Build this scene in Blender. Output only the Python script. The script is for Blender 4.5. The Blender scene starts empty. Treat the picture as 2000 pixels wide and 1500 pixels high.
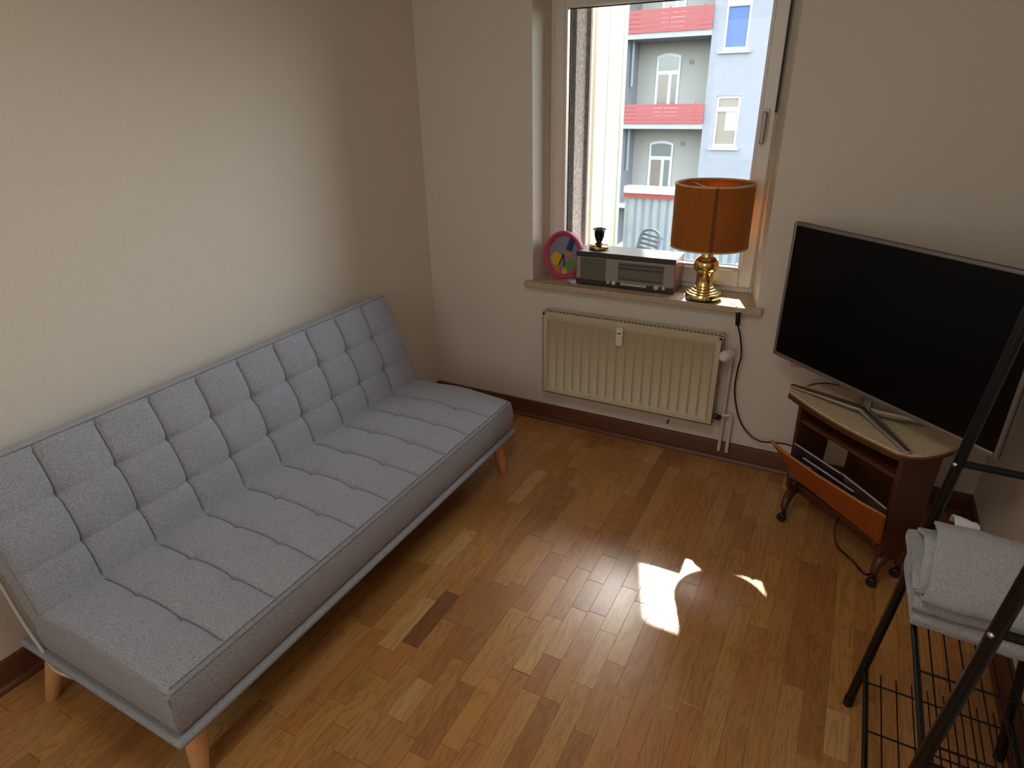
import bpy, bmesh, math, random
from mathutils import Vector, Matrix
import numpy as np
R = math.radians
rng = random.Random(7)
sc = bpy.context.scene
C = sc.collection

# ------------------------------------------------------------------ camera
F = 1217.3
yaw, pitch, roll = -0.494181, 0.431569, 0.0192104
cy, sy = math.cos(yaw), math.sin(yaw)
fwd = Vector((sy*math.cos(pitch), cy*math.cos(pitch), -math.sin(pitch)))
rt = Vector((cy, -sy, 0))
dn = fwd.cross(rt)
r2 = rt*math.cos(roll) + dn*math.sin(roll)
d2 = dn*math.cos(roll) - rt*math.sin(roll)
cam = bpy.data.cameras.new('camera'); co = bpy.data.objects.new('camera', cam); C.objects.link(co)
m = Matrix.Identity(4)
for i in range(3):
    m[i][0] = r2[i]; m[i][1] = -d2[i]; m[i][2] = -fwd[i]
m.translation = (0, 0, 1.7)
co.matrix_world = m
cam.sensor_width = 36; cam.lens = F*36/2000; cam.clip_start = .02; cam.clip_end = 200
sc.camera = co

# ------------------------------------------------------------------ light
w = bpy.data.worlds.new('world'); sc.world = w; w.use_nodes = True
nt = w.node_tree; bg = nt.nodes['Background']
sky = nt.nodes.new('ShaderNodeTexSky'); sky.sky_type = 'NISHITA'; sky.sun_disc = False
sky.sun_elevation = R(43.5); sky.sun_rotation = R(-20.2); sky.air_density = 1.0; sky.dust_density = 2.0
hs = nt.nodes.new('ShaderNodeHueSaturation'); hs.inputs['Saturation'].default_value = .45
nt.links.new(sky.outputs[0], hs.inputs['Color']); nt.links.new(hs.outputs[0], bg.inputs[0]); bg.inputs[1].default_value = 1.1
SUN = Vector((-math.sin(R(20.2))*math.cos(R(43.5)), math.cos(R(20.2))*math.cos(R(43.5)), math.sin(R(43.5))))
sl = bpy.data.lights.new('sun', 'SUN'); so = bpy.data.objects.new('sun', sl); C.objects.link(so)
sl.energy = 16; sl.angle = R(.6); sl.color = (1, .93, .82)
so.rotation_euler = SUN.to_track_quat('Z', 'Y').to_euler(); so.location = (-6, 14, 12)
def area(name, loc, target, sx, sy_, e, col):
    l = bpy.data.lights.new(name, 'AREA'); l.shape = 'RECTANGLE'; l.size = sx; l.size_y = sy_; l.energy = e; l.color = col
    o = bpy.data.objects.new(name, l); C.objects.link(o); o.location = loc
    o.rotation_euler = (Vector(loc)-Vector(target)).to_track_quat('Z', 'Y').to_euler()
    return o
po = area('window_portal', (-.9, 3.36, 1.5), (-.9, 0, 1.5), 1.0, 1.25, 10, (1, 1, 1)); po.data.cycles.is_portal = True
area('rear_fill_light', (-.8, -1.5, 1.7), (-.9, 3, 1.2), 1.6, 1.4, 7, (1, .98, .95))  # added fill from behind the camera; no window is modelled there
area('overhead_fill_light', (-.5, .7, 2.44), (-.5, .7, 0), .6, .6, 4.6, (1, .95, .88))  # added overhead fill to brighten the room; no lamp is modelled
sc.view_settings.view_transform = 'Standard'; sc.view_settings.look = 'None'
sc.view_settings.gamma = 1; sc.view_settings.use_curve_mapping = False
sc.view_settings.exposure = 0.9
sc.cycles.max_bounces = 10; sc.cycles.diffuse_bounces = 6; sc.cycles.caustics_reflective = False
sc.cycles.sample_clamp_indirect = 6

# ------------------------------------------------------------------ materials
def s2l(c):
    return tuple((x/12.92 if x <= .04045 else ((x+.055)/1.055)**2.4) for x in c)
def mat(name, col, rough=.6, metal=0, bump=0, bscale=200, var=0, vscale=8, spec=.5, coat=0, stretch=None, emis=None, sheen=0, col2=None, detail=4):
    """col in sRGB 0-1"""
    m = bpy.data.materials.new(name); m.use_nodes = True
    n = m.node_tree.nodes; L = m.node_tree.links; b = n['Principled BSDF']
    c = s2l(col)
    b.inputs['Base Color'].default_value = (*c, 1); b.inputs['Roughness'].default_value = rough
    b.inputs['Metallic'].default_value = metal; b.inputs['Specular IOR Level'].default_value = spec
    b.inputs['Coat Weight'].default_value = coat; b.inputs['Sheen Weight'].default_value = sheen
    tc = n.new('ShaderNodeTexCoord'); mp = n.new('ShaderNodeMapping'); L.new(tc.outputs['Object'], mp.inputs[0])
    if stretch: mp.inputs['Scale'].default_value = stretch
    if var or col2:
        ns = n.new('ShaderNodeTexNoise'); ns.inputs['Scale'].default_value = vscale; ns.inputs['Detail'].default_value = detail
        L.new(mp.outputs[0], ns.inputs[0])
        cr = n.new('ShaderNodeValToRGB'); L.new(ns.outputs[0], cr.inputs[0])
        c2 = s2l(col2) if col2 else tuple(x*(1-var) for x in c)
        cr.color_ramp.elements[0].position = .35; cr.color_ramp.elements[1].position = .65
        cr.color_ramp.elements[0].color = (*c2, 1); cr.color_ramp.elements[1].color = (*c, 1)
        L.new(cr.outputs[0], b.inputs['Base Color'])
    if bump:
        nb = n.new('ShaderNodeTexNoise'); nb.inputs['Scale'].default_value = bscale; nb.inputs['Detail'].default_value = 3
        L.new(mp.outputs[0], nb.inputs[0])
        bp = n.new('ShaderNodeBump'); bp.inputs['Strength'].default_value = bump; bp.inputs['Distance'].default_value = .003
        L.new(nb.outputs[0], bp.inputs['Height']); L.new(bp.outputs[0], b.inputs['Normal'])
    return m
def wood(name, col, rough=.35, gs=1.0, dark=.72, coat=0, along='y', rand=True, bump=.08):
    m = bpy.data.materials.new(name); m.use_nodes = True
    n = m.node_tree.nodes; L = m.node_tree.links; b = n['Principled BSDF']
    tc = n.new('ShaderNodeTexCoord'); mp = n.new('ShaderNodeMapping'); L.new(tc.outputs['Object'], mp.inputs[0])
    src = mp.outputs[0]
    if rand:
        oi = n.new('ShaderNodeObjectInfo'); mu = n.new('ShaderNodeVectorMath'); mu.operation = 'SCALE'
        cb = n.new('ShaderNodeCombineXYZ'); 
        for i in range(3): L.new(oi.outputs['Random'], cb.inputs[i])
        L.new(cb.outputs[0], mu.inputs[0]); mu.inputs['Scale'].default_value = 37.0
        ad = n.new('ShaderNodeVectorMath'); ad.operation = 'ADD'; L.new(tc.outputs['Object'], ad.inputs[0]); L.new(mu.outputs[0], ad.inputs[1])
        L.new(ad.outputs[0], mp.inputs[0])
    s = {'x': (.12, 1, 1), 'y': (1, .12, 1), 'z': (1, 1, .12)}[along]
    mp.inputs['Scale'].default_value = tuple(k*gs for k in s)
    n1 = n.new('ShaderNodeTexNoise'); n1.inputs['Scale'].default_value = 22; n1.inputs['Detail'].default_value = 3; n1.inputs['Distortion'].default_value = .6
    L.new(src, n1.inputs[0])
    # ring bands from the slow noise -> cathedral grain
    mm = n.new('ShaderNodeMath'); mm.operation = 'MULTIPLY'; mm.inputs[1].default_value = 16; L.new(n1.outputs[0], mm.inputs[0])
    fr = n.new('ShaderNodeMath'); fr.operation = 'PINGPONG'; fr.inputs[1].default_value = 1; L.new(mm.outputs[0], fr.inputs[0])
    n2 = n.new('ShaderNodeTexNoise'); n2.inputs['Scale'].default_value = 320; n2.inputs['Detail'].default_value = 2
    L.new(src, n2.inputs[0])
    mx = n.new('ShaderNodeMath'); mx.operation = 'MULTIPLY_ADD'; mx.inputs[1].default_value = .45; L.new(n2.outputs[0], mx.inputs[0])
    m3 = n.new('ShaderNodeMath'); m3.operation = 'MULTIPLY'; m3.inputs[1].default_value = .55; L.new(fr.outputs[0], m3.inputs[0]); L.new(m3.outputs[0], mx.inputs[2])
    cr = n.new('ShaderNodeValToRGB'); L.new(mx.outputs[0], cr.inputs[0])
    c = s2l(col)
    cr.color_ramp.elements[0].position = .12; cr.color_ramp.elements[1].position = .55
    cr.color_ramp.elements[0].color = (c[0]*dark, c[1]*dark*.95, c[2]*dark*.9, 1); cr.color_ramp.elements[1].color = (*c, 1)
    L.new(cr.outputs[0], b.inputs['Base Color'])
    b.inputs['Roughness'].default_value = rough; b.inputs['Coat Weight'].default_value = coat; b.inputs['Coat Roughness'].default_value = .2
    if bump:
        bp = n.new('ShaderNodeBump'); bp.inputs['Strength'].default_value = bump; bp.inputs['Distance'].default_value = .001
        L.new(mx.outputs[0], bp.inputs['Height']); L.new(bp.outputs[0], b.inputs['Normal'])
    return m

WALL = mat('wall_paint', (.86, .828, .775), .92, bump=.55, bscale=170, spec=.2)
CEIL = mat('ceiling_paint', (.90, .89, .87), .95)
FABRIC = mat('heather_grey_fabric', (.69, .70, .725), .95, bump=.5, bscale=700, vscale=300, col2=(.53, .54, .565), spec=.15, sheen=.15, detail=6)
FAB2 = mat('heather_grey_base_fabric', (.66, .675, .69), .95, bump=.4, bscale=900, vscale=420, col2=(.54, .55, .565), spec=.15)
STITCH = mat('seam_thread', (.47, .475, .49), .95)
BEECH = wood('beech_leg', (.86, .66, .46), .45, dark=.9, along='z')
SKIRT = wood('baseboard_wood', (.40, .235, .15), .4, dark=.8, along='y', rand=False)
SKIRTX = wood('baseboard_wood_across', (.40, .235, .15), .4, dark=.8, along='x', rand=False)
CART = wood('walnut_laminate', (.33, .19, .12), .38, dark=.8, along='z')
CARTH = wood('walnut_laminate_lengthwise', (.36, .20, .12), .38, dark=.8, along='x')
FLAPM = wood('orange_beech_board', (.60, .30, .10), .4, dark=.85, along='x')
FLAPE = mat('light_wood_edge', (.72, .50, .28), .5)
CARTTOP = mat('beige_speckled_laminate', (.84, .77, .64), .4, vscale=60, col2=(.77, .69, .56))
BLACK = mat('black_enamel', (.022, .024, .028), .32, spec=.4)
BLKPL = mat('black_plastic', (.03, .03, .032), .45)
SCREEN = mat('tv_screen', (.008, .008, .01), .32, spec=.25)
SILVER = mat('tv_silver_bezel', (.55, .53, .51), .35, metal=.6)
CHROME = mat('chrome', (.86, .85, .84), .2, metal=1)
BRASS = mat('polished_brass', (.95, .85, .58), .12, metal=1)
RAD = mat('radiator_enamel', (.78, .735, .62), .42, bump=.05, bscale=60)
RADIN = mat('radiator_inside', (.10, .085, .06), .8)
WHITEPL = mat('white_plastic', (.88, .86, .82), .35)
UPVC = mat('window_profile_white', (.90, .88, .84), .3)
GASKET = mat('black_gasket', (.08, .07, .07), .6)
STONE = mat('sill_beige_stone', (.76, .68, .58), .3, vscale=30, col2=(.70, .62, .52))
PIPE = mat('pipe_white_paint', (.84, .81, .77), .4)
TOWEL = mat('grey_terry_towel', (.74, .74, .75), 1, bump=1, bscale=600, vscale=300, col2=(.62, .62, .63), spec=.05, sheen=.3)
RADIOW = mat('dark_varnished_wood', (.16, .075, .06), .33, coat=1, stretch=(1, 8, 8), vscale=12, col2=(.12, .055, .045))
RADIOW.node_tree.nodes['Principled BSDF'].inputs['Coat Roughness'].default_value = .33
RADIOS = wood('radio_side_wood', (.50, .25, .13), .25, along='z', coat=.3)
RADIOF = mat('radio_grey_face', (.60, .58, .55), .45)
RADIOD = mat('radio_dial_glass', (.44, .42, .38), .2)
LOUV = mat('radio_louvre', (.55, .53, .47), .5)
IVORY = mat('ivory_knob', (.80, .77, .70), .3)
PINK = mat('pink_plastic', (.74, .25, .38), .4)
GLASSM = bpy.data.materials.new('clear_glass'); GLASSM.use_nodes = True
n = GLASSM.node_tree.nodes; L = GLASSM.node_tree.links
tr = n.new('ShaderNodeBsdfTransparent'); gl = n.new('ShaderNodeBsdfGlossy'); gl.inputs['Roughness'].default_value = .02
fr = n.new('ShaderNodeFresnel'); fr.inputs[0].default_value = 1.3; mxs = n.new('ShaderNodeMixShader')
tr.inputs[0].default_value = (.96, .98, .97, 1)
L.new(fr.outputs[0], mxs.inputs[0]); L.new(tr.outputs[0], mxs.inputs[1]); L.new(gl.outputs[0], mxs.inputs[2]); L.new(mxs.outputs[0], n['Material Output'].inputs[0])
SHADE = bpy.data.materials.new('orange_shade_fabric'); SHADE.use_nodes = True
n = SHADE.node_tree.nodes; L = SHADE.node_tree.links
df = n.new('ShaderNodeBsdfDiffuse'); tl = n.new('ShaderNodeBsdfTranslucent'); ms = n.new('ShaderNodeMixShader'); ms.inputs[0].default_value = .32
tcn = n.new('ShaderNodeTexCoord'); mpn = n.new('ShaderNodeMapping'); mpn.inputs['Scale'].default_value = (1, 1, .06); nn = n.new('ShaderNodeTexNoise'); nn.inputs['Scale'].default_value = 260
crn = n.new('ShaderNodeValToRGB'); crn.color_ramp.elements[0].color = (*s2l((.66, .40, .17)), 1); crn.color_ramp.elements[1].color = (*s2l((.76, .48, .23)), 1)
L.new(tcn.outputs['Object'], mpn.inputs[0]); L.new(mpn.outputs[0], nn.inputs[0]); L.new(nn.outputs[0], crn.inputs[0])
L.new(crn.outputs[0], df.inputs[0]); L.new(crn.outputs[0], tl.inputs[0])
shn = n.new('ShaderNodeBsdfSheen'); shn.inputs[0].default_value = (.55, .42, .28, 1); shn.inputs[1].default_value = .4; adn = n.new('ShaderNodeAddShader'); L.new(df.outputs[0], adn.inputs[0]); L.new(shn.outputs[0], adn.inputs[1])
L.new(adn.outputs[0], ms.inputs[1]); L.new(tl.outputs[0], ms.inputs[2]); L.new(ms.outputs[0], n['Material Output'].inputs[0])

# ------------------------------------------------------------------ mesh builder
class MB:
    def __init__(s): s.v = []; s.f = []; s.M = Matrix.Identity(4)
    def add(s, vs, fs):
        o = len(s.v); s.v += [tuple(s.M @ Vector(p)) for p in vs]; s.f += [tuple(i+o for i in f) for f in fs]; return s
    def box(s, a, b):
        (x0, y0, z0), (x1, y1, z1) = a, b
        vs = [(x0,y0,z0),(x1,y0,z0),(x1,y1,z0),(x0,y1,z0),(x0,y0,z1),(x1,y0,z1),(x1,y1,z1),(x0,y1,z1)]
        return s.add(vs, [(0,3,2,1),(4,5,6,7),(0,1,5,4),(1,2,6,5),(2,3,7,6),(3,0,4,7)])
    def prism(s, poly, z0, z1):
        """poly (x,y) counter-clockwise"""
        n = len(poly); vs = [(x,y,z0) for x,y in poly]+[(x,y,z1) for x,y in poly]
        fs = [tuple(range(n-1,-1,-1)), tuple(range(n,2*n))]+[(i,(i+1)%n,n+(i+1)%n,n+i) for i in range(n)]
        return s.add(vs, fs)
    def frame(s, outer, inner, y0, y1):
        """rect ring in xz: (x0,z0,x1,z1)"""
        a, b, c, d = outer; e, f, g, h = inner
        s.box((a,y0,b),(e,y1,d)); s.box((g,y0,b),(c,y1,d)); s.box((e,y0,b),(g,y1,f)); s.box((e,y0,h),(g,y1,d)); return s
    def lathe(s, prof, seg=32, c=(0,0,0), closed=False):
        vs = []; fs = []; k = len(prof)
        for i in range(seg):
            a = 2*math.pi*i/seg
            for r, z in prof: vs.append((c[0]+r*math.cos(a), c[1]+r*math.sin(a), c[2]+z))
        for i in range(seg):
            j = (i+1) % seg
            for q in range(k-1 if not closed else k):
                q2 = (q+1) % k
                fs.append((i*k+q, j*k+q, j*k+q2, i*k+q2))
        if not closed:
            if prof[0][0] > 1e-6: fs.append(tuple(i*k for i in range(seg-1,-1,-1)))
            if prof[-1][0] > 1e-6: fs.append(tuple(i*k+k-1 for i in range(seg)))
        return s.add(vs, fs)
    def tube(s, pts, r, seg=10, caps=True):
        pts = [Vector(p) for p in pts]; k = len(pts)
        rs = r if isinstance(r, (list, tuple)) else [r]*k
        vs = []; up = None
        for i, p in enumerate(pts):
            t = (pts[min(i+1,k-1)]-pts[max(i-1,0)]).normalized()
            if up is None:
                up = Vector((0,0,1)) if abs(t.z) < .9 else Vector((1,0,0))
            a = t.cross(up).normalized(); b = a.cross(t).normalized(); up = b
            for q in range(seg):
                an = 2*math.pi*q/seg
                vs.append(tuple(p + a*rs[i]*math.cos(an) + b*rs[i]*math.sin(an)))
        fs = [(i*seg+q, i*seg+(q+1)%seg, (i+1)*seg+(q+1)%seg, (i+1)*seg+q) for i in range(k-1) for q in range(seg)]
        if caps: fs += [tuple(range(seg-1,-1,-1)), tuple((k-1)*seg+q for q in range(seg))]
        return s.add(vs, fs)
    def bar(s, p, q, w, h):
        """rectangular bar between two points, w across, h up"""
        p = Vector(p); q = Vector(q); t = (q-p).normalized()
        up = Vector((0,0,1)) if abs(t.z) < .95 else Vector((0,1,0))
        a = t.cross(up).normalized()*w/2; b = a.cross(t).normalized()*h/2
        vs = [tuple(o+i*a+j*b) for o in (p,q) for i,j in ((-1,-1),(1,-1),(1,1),(-1,1))]
        return s.add(vs, [(3,2,1,0),(4,5,6,7),(0,1,5,4),(1,2,6,5),(2,3,7,6),(3,0,4,7)])
    def build(s, name, m, parent=None, bevel=0, bseg=2, smooth=True, sub=0, loc=None):
        me = bpy.data.meshes.new(name); me.from_pydata(s.v, [], s.f); me.materials.append(m)
        bm = bmesh.new(); bm.from_mesh(me); bmesh.ops.recalc_face_normals(bm, faces=bm.faces); bm.to_mesh(me); bm.free()
        if smooth:
            me.polygons.foreach_set('use_smooth', [True]*len(me.polygons)); me.set_sharp_from_angle(angle=R(38))
        o = bpy.data.objects.new(name, me); C.objects.link(o)
        if parent is not None: o.parent = parent
        if loc: o.location = loc
        if bevel:
            b = o.modifiers.new('bevel', 'BEVEL'); b.width = bevel; b.segments = bseg; b.limit_method = 'ANGLE'; b.angle_limit = R(40)
            b.harden_normals = False
        if sub:
            q = o.modifiers.new('subdivision', 'SUBSURF'); q.levels = sub; q.render_levels = sub
        return o
def box(a, b): return MB().box(a, b)
def thing(name, label, cat, loc=(0,0,0), rz=0, group=None):
    o = bpy.data.objects.new(name, None); C.objects.link(o); o.location = loc; o.rotation_euler = (0,0,rz); o.empty_display_size = .1
    return tag(o, label, cat, group)
def tag(o, label, cat, group=None):
    o['label'] = label; o['category'] = cat
    if group: o['group'] = group
    return o
def struct(o): o['kind'] = 'structure'; return o
def smoothpath(pts, n=8):
    pts = [Vector(p) for p in pts]; out = []
    for i in range(len(pts)-1):
        p0 = pts[max(i-1,0)]; p1 = pts[i]; p2 = pts[i+1]; p3 = pts[min(i+2,len(pts)-1)]
        for k in range(n):
            t = k/n
            out.append(.5*((2*p1)+(-p0+p2)*t+(2*p0-5*p1+4*p2-p3)*t*t+(-p0+3*p1-3*p2+p3)*t**3))
    return out+[pts[-1]]

# ------------------------------------------------------------------ pixel -> floor (for stave layout only, world positions)
Mr = np.array([list(r2), list(d2), list(fwd)])
def floor_pt(px, py):
    d = Mr.T @ np.array([(px-1000)/F, (py-750)/F, 1]); t = -1.7/d[2]; return (d[0]*t, d[1]*t)

# ------------------------------------------------------------------ room shell
YW, XR = 2.912, .69          # window wall, right wall
REAR = -1.7; CZ = 2.55
def xl(y): return -2.085 - (2.912-y)*.019      # left wall runs slightly off square
W0, W1, WZ0, WZ1 = -1.43, -.30, .785, 2.20       # window opening
struct(box((-2.5, REAR-.3, -.12), (1.0, 3.3, -.012)).build('floor', mat('subfloor', (.16, .09, .05), .9), smooth=False))
FLOOR = bpy.data.objects['floor']
struct(box((-2.5, REAR-.3, CZ), (1.0, 3.3, CZ+.12)).build('ceiling', CEIL, smooth=False))
mb = MB().prism([(xl(3.33), 3.33), (xl(REAR), REAR-.0), (xl(REAR)-.2, REAR), (xl(3.33)-.2, 3.33)], -.012, CZ)
struct(mb.build('wall_left', WALL, smooth=False))
mb = MB()
mb.box((-2.3, YW, -.012), (W0, 3.32, CZ)); mb.box((W1+0, YW, -.012), (.9, 3.12, CZ)); mb.box((W0, YW, -.012), (W1, 3.32, WZ0)); mb.box((W0, YW, WZ1), (W1, 3.32, CZ))
mb.prism([(-.355, 3.12), (.9, 3.12), (.9, 3.32), (-.355, 3.32)], -.012, CZ)
mb.prism([(W1, YW+.0005), (W1+.001, 3.12), (-.356, 3.12)], WZ0, CZ)   # splayed right reveal
struct(mb.build('wall_back', WALL, smooth=False))
struct(box((XR, REAR, -.012), (XR+.2, YW, CZ)).build('wall_right', WALL, smooth=False))
struct(box((-2.4, REAR-.2, -.012), (XR+.2, REAR, CZ)).build('wall_front', WALL, smooth=False))

# baseboards: board + quarter-round
def skirting(name, m, p, q, nrm):
    p = Vector((*p, 0)); q = Vector((*q, 0)); nrm = Vector((*nrm, 0)).normalized()
    t = (q-p).normalized(); L_ = (q-p).length
    def sweep(prof):
        vs = []; k = len(prof)
        for o in (p, q):
            for d, z in prof: vs.append(tuple(o+nrm*d+Vector((0, 0, z))))
        return MB().add(vs, [(i, (i+1) % k, k+(i+1) % k, k+i) for i in range(k)]+[tuple(range(k)), tuple(range(2*k-1, k-1, -1))])
    o = struct(sweep([(-.001, 0), (.014, 0), (.014, .088), (.011, .096), (.004, .1), (-.001, .1)]).build(name, m))
    k = sweep([(.014, 0), (.030, 0)]+[(.014+.016*math.cos(a), .022*math.sin(a)) for a in (.4, .8, 1.2)]+[(.014, .022)]).build('quarter_round_moulding', m, o)
    return o
skirting('baseboard_left', SKIRT, (xl(REAR), REAR), (xl(YW), YW), (1, -.019))
skirting('baseboard_back', SKIRTX, (-2.085, YW), (XR, YW), (0, -1))
skirting('baseboard_right', SKIRT, (XR, REAR), (XR, YW), (-1, 0))

# ------------------------------------------------------------------ parquet staves
PW = .0655; X0 = -.7755
TONES = {'mid': (.72, .515, .29), 'mid2': (.705, .50, .275), 'warm': (.71, .488, .26), 'tan': (.735, .54, .315), 'light': (.775, .60, .375), 'gold': (.74, .535, .285), 'brown': (.645, .445, .245), 'red': (.665, .445, .245), 'dark': (.51, .335, .185)}
TM = {k: wood('oak_stave_'+k, v, .36, gs=rng.choice((.9, 1.0, 1.15)), dark=.68, along='y', coat=.4, bump=.3) for k, v in TONES.items()}
TMW = ['mid']*6+['mid2']*5+['warm']*5+['tan']*4+['light']*1+['gold']*3+['brown']*3+['red']*2+['dark']*0
fixed = {}
for (nx, ny), (fx, fy), tone in [((791,1255),(878,1156),'dark'), ((824,1326),(902,1220),'red'), ((882,1462),(966,1324),'gold'), ((1022,1314),(1083,1206),'light'),
        ((934,1134),(992,1054),'brown'), ((938,1454),(1024,1316),'warm'), ((816,1474),(904,1332),'brown'), ((740,1260),(828,1164),'light'), ((846,1100),(912,1032),'light'),
        ((1434,1070),(1448,1004),'brown'), ((1636,1483),(1628,1386),'light'), ((1578,1479),(1580,1409),'brown'), ((1095,1289),(1132,1190),'light'), ((668,1420),(760,1330),'gold'),((545,1420),(600,1362),'warm'),((1200,1090),(1215,1040),'brown'),((1265,1000),(1290,950),'tan')]:
    a = floor_pt(nx, ny); b = floor_pt(fx, fy); r = math.floor(((a[0]+b[0])/2-X0)/PW)
    fixed.setdefault(r, []).append((a[1], b[1], tone))
stave_mesh = {}
def stave(L_, tone):
    key = (round(L_, 2), tone)
    if key not in stave_mesh:
        L2 = key[0]; g = .00018; c = .0005; x1 = PW-g; y1 = L2-g
        gy = .0005; cyy = .0009; y1 = L2-gy; vs = [(g, gy, -.011), (x1, gy, -.011), (x1, y1, -.011), (g, y1, -.011), (g, gy, -c), (x1, gy, -c), (x1, y1, -c), (g, y1, -c), (g+c, gy+cyy, 0), (x1-c, gy+cyy, 0), (x1-c, y1-cyy, 0), (g+c, y1-cyy, 0)]
        fs = [(0,3,2,1),(8,9,10,11)]+[(i, (i+1)%4, 4+(i+1)%4, 4+i) for i in range(4)]+[(4+i, 4+(i+1)%4, 8+(i+1)%4, 8+i) for i in range(4)]
        me = bpy.data.meshes.new('stave'); me.from_pydata(vs, [], fs); me.materials.append(TM[tone]); stave_mesh[key] = me
    return stave_mesh[key]
staves = []
row = math.floor((-2.2-X0)/PW)
while X0+row*PW < XR:
    x = X0+row*PW
    fx_ = sorted(fixed.get(row, []))
    # keep non-overlapping
    ff = []
    for a, b, t in fx_:
        if not ff or a >= ff[-1][1]-.02: ff.append((max(a, ff[-1][1]) if ff else a, b, t))
    y = -1.75 - rng.random()*.3
    segs = []
    def fill(y0, y1):
        while y1-y0 > .46:
            l = rng.choice((.24, .28, .32, .36, .40, .30, .34)); segs.append((y0, y0+l, rng.choice(TMW))); y0 += l
        if y1-y0 > .30: mid = (y0+y1)/2; segs.append((y0, mid, rng.choice(TMW))); y0 = mid
        segs.append((y0, y1, rng.choice(TMW)))
    for a, b, t in ff:
        fill(y, a); segs.append((a, b, t)); y = b
    fill(y, 2.93)
    for a, b, t in segs:
        if b-a < .03: continue
        staves.append((x, a, b, t, row))
    row += 1
def vis(x, y):
    d = Mr @ (np.array([x, y, 0])-np.array([0, 0, 1.7]))
    if d[2] < .1: return False
    u, v = F*d[0]/d[2]+1000, F*d[1]/d[2]+750
    return -60 < u < 2060 and -20 < v < 1620 and (x > -1.36 or y < .62)
def key(s):
    x, a, b = s[0]+PW/2, s[1], s[2]
    ok = any(vis(x, yy) for yy in (a, (a+b)/2, b)) and x < .67
    return (0 if ok else 1, x*x+((a+b)/2)**2)
staves.sort(key=key)
near = staves[:300]
rest = staves[300:]
for x, a, b, t, r in near:
    o = bpy.data.objects.new('stave', stave(b-a, t)); C.objects.link(o); o.location = (x, a, 0); o.parent = FLOOR
    o.scale = (1, (b-a)/max(.01, round(b-a, 2)), 1)
me = bpy.data.meshes.new('stave_field'); vs = []; fs = []; mi = []; tl_ = list(TM)
for x, a, b, t, r in rest:
    sm = stave(b-a, t); o = len(vs); vs += [(v.co.x+x, v.co.y+a, v.co.z) for v in sm.vertices]
    for p in sm.polygons: fs.append(tuple(i+o for i in p.vertices)); mi.append(tl_.index(t))
me.from_pydata(vs, [], fs)
for t in tl_: me.materials.append(TM[t])
me.polygons.foreach_set('material_index', mi)
o = bpy.data.objects.new('stave_field', me); C.objects.link(o); o.parent = FLOOR; o['kind'] = 'stuff'

# ------------------------------------------------------------------ window
sill = struct(MB().box((W0, 2.912, .785), (W1, 3.14, .815)).box((-1.462, 2.868, .785), (-.272, 2.912, .815)).build('trim_1', STONE, bevel=.004)); sill.name = 'trim_1'
sill['label'] = 'beige stone window sill'
GX0, GX1, GZ0, GZ1 = -1.342, -.434, .935, 2.074     # pane
win = thing('window_1', '', ''); del win['label']; del win['category']; struct(win)
MB().frame((W0, .815, -.356, WZ1), (W0+.045, .86, -.372, WZ1-.045), 3.12, 3.185).build('window_frame', UPVC, win, bevel=.003)
s = MB().frame((-1.405, .842, -.362, 2.165), (GX0-.012, GZ0-.012, GX1+.012, GZ1+.012), 3.102, 3.17).build('sash', UPVC, win, bevel=.006, bseg=3)
mb = MB().frame((GX0-.014, GZ0-.014, GX1+.014, GZ1+.014), (GX0, GZ0, GX1, GZ1), 3.112, 3.150).build('glazing_bead', UPVC, s, bevel=.003)
MB().frame((GX0-.004, GZ0-.004, GX1+.004, GZ1+.004), (GX0+.004, GZ0+.004, GX1-.004, GZ1-.004), 3.150, 3.156).build('gasket', GASKET, s)
box((GX0, 3.1515, GZ0), (GX1, 3.1545, GZ1)).build('pane', GLASSM, win)
MB().prism([(-.366, 3.098), (-.3585, 3.098), (-.3585, 3.104), (-.366, 3.104)], 1.62, 2.2).build('sash_gap_dark', GASKET, win)  # dark strip standing in for the shade of the open sash gap
h = box((-.413, 3.094, 1.51), (-.385, 3.102, 1.635)).build('handle_base', WHITEPL, win, bevel=.003)
hh = MB().tube([(-.399, 3.094, 1.612), (-.399, 3.062, 1.612)], .008).box((-.408, 3.05, 1.495), (-.390, 3.064, 1.625)).build('window_handle', mat('handle_grey_metal', (.56, .54, .52), .35, metal=.5), win, bevel=.004)
# outer reveal and wall outside
PEB = mat('pebble_render', (.66, .60, .55), .95, bump=1, bscale=90, vscale=70, col2=(.50, .44, .41))
CREAM = mat('cream_splatter_render', (.76, .715, .60), .95, bump=.8, bscale=60, vscale=25, col2=(.70, .64, .52))
struct(MB().box((-1.60, 3.321, .3), (-1.31, 3.36, 2.9)).box((W0, 3.185, .8), (-1.325, 3.33, 2.3)).build('trim_2', PEB, bevel=.004))
struct(MB().box((-1.327, 3.322, .4), (-1.306, 3.342, 2.9)).build('trim_3', mat('mauve_corner_bead', (.42, .34, .37), .6)))
struct(box((-1.4, 3.17, .785), (-.35, 3.40, .815)).build('trim_4', mat('outer_metal_sill', (.80, .80, .80), .4)))

struct(box((-1.27, 4.56, 2.82), (1.4, 4.596, 2.939)).build('trim_sun_block', mat('sun_block_strip', (.72, .71, .70), .9), smooth=False))  # unseen strip added to block sun leaking through the lamp shade
struct(box((-3.2, 3.335, 2.94), (1.4, 4.596, 3.10)).build('trim_5', mat('upper_balcony_concrete', (.72, .71, .70), .9), smooth=False))

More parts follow.
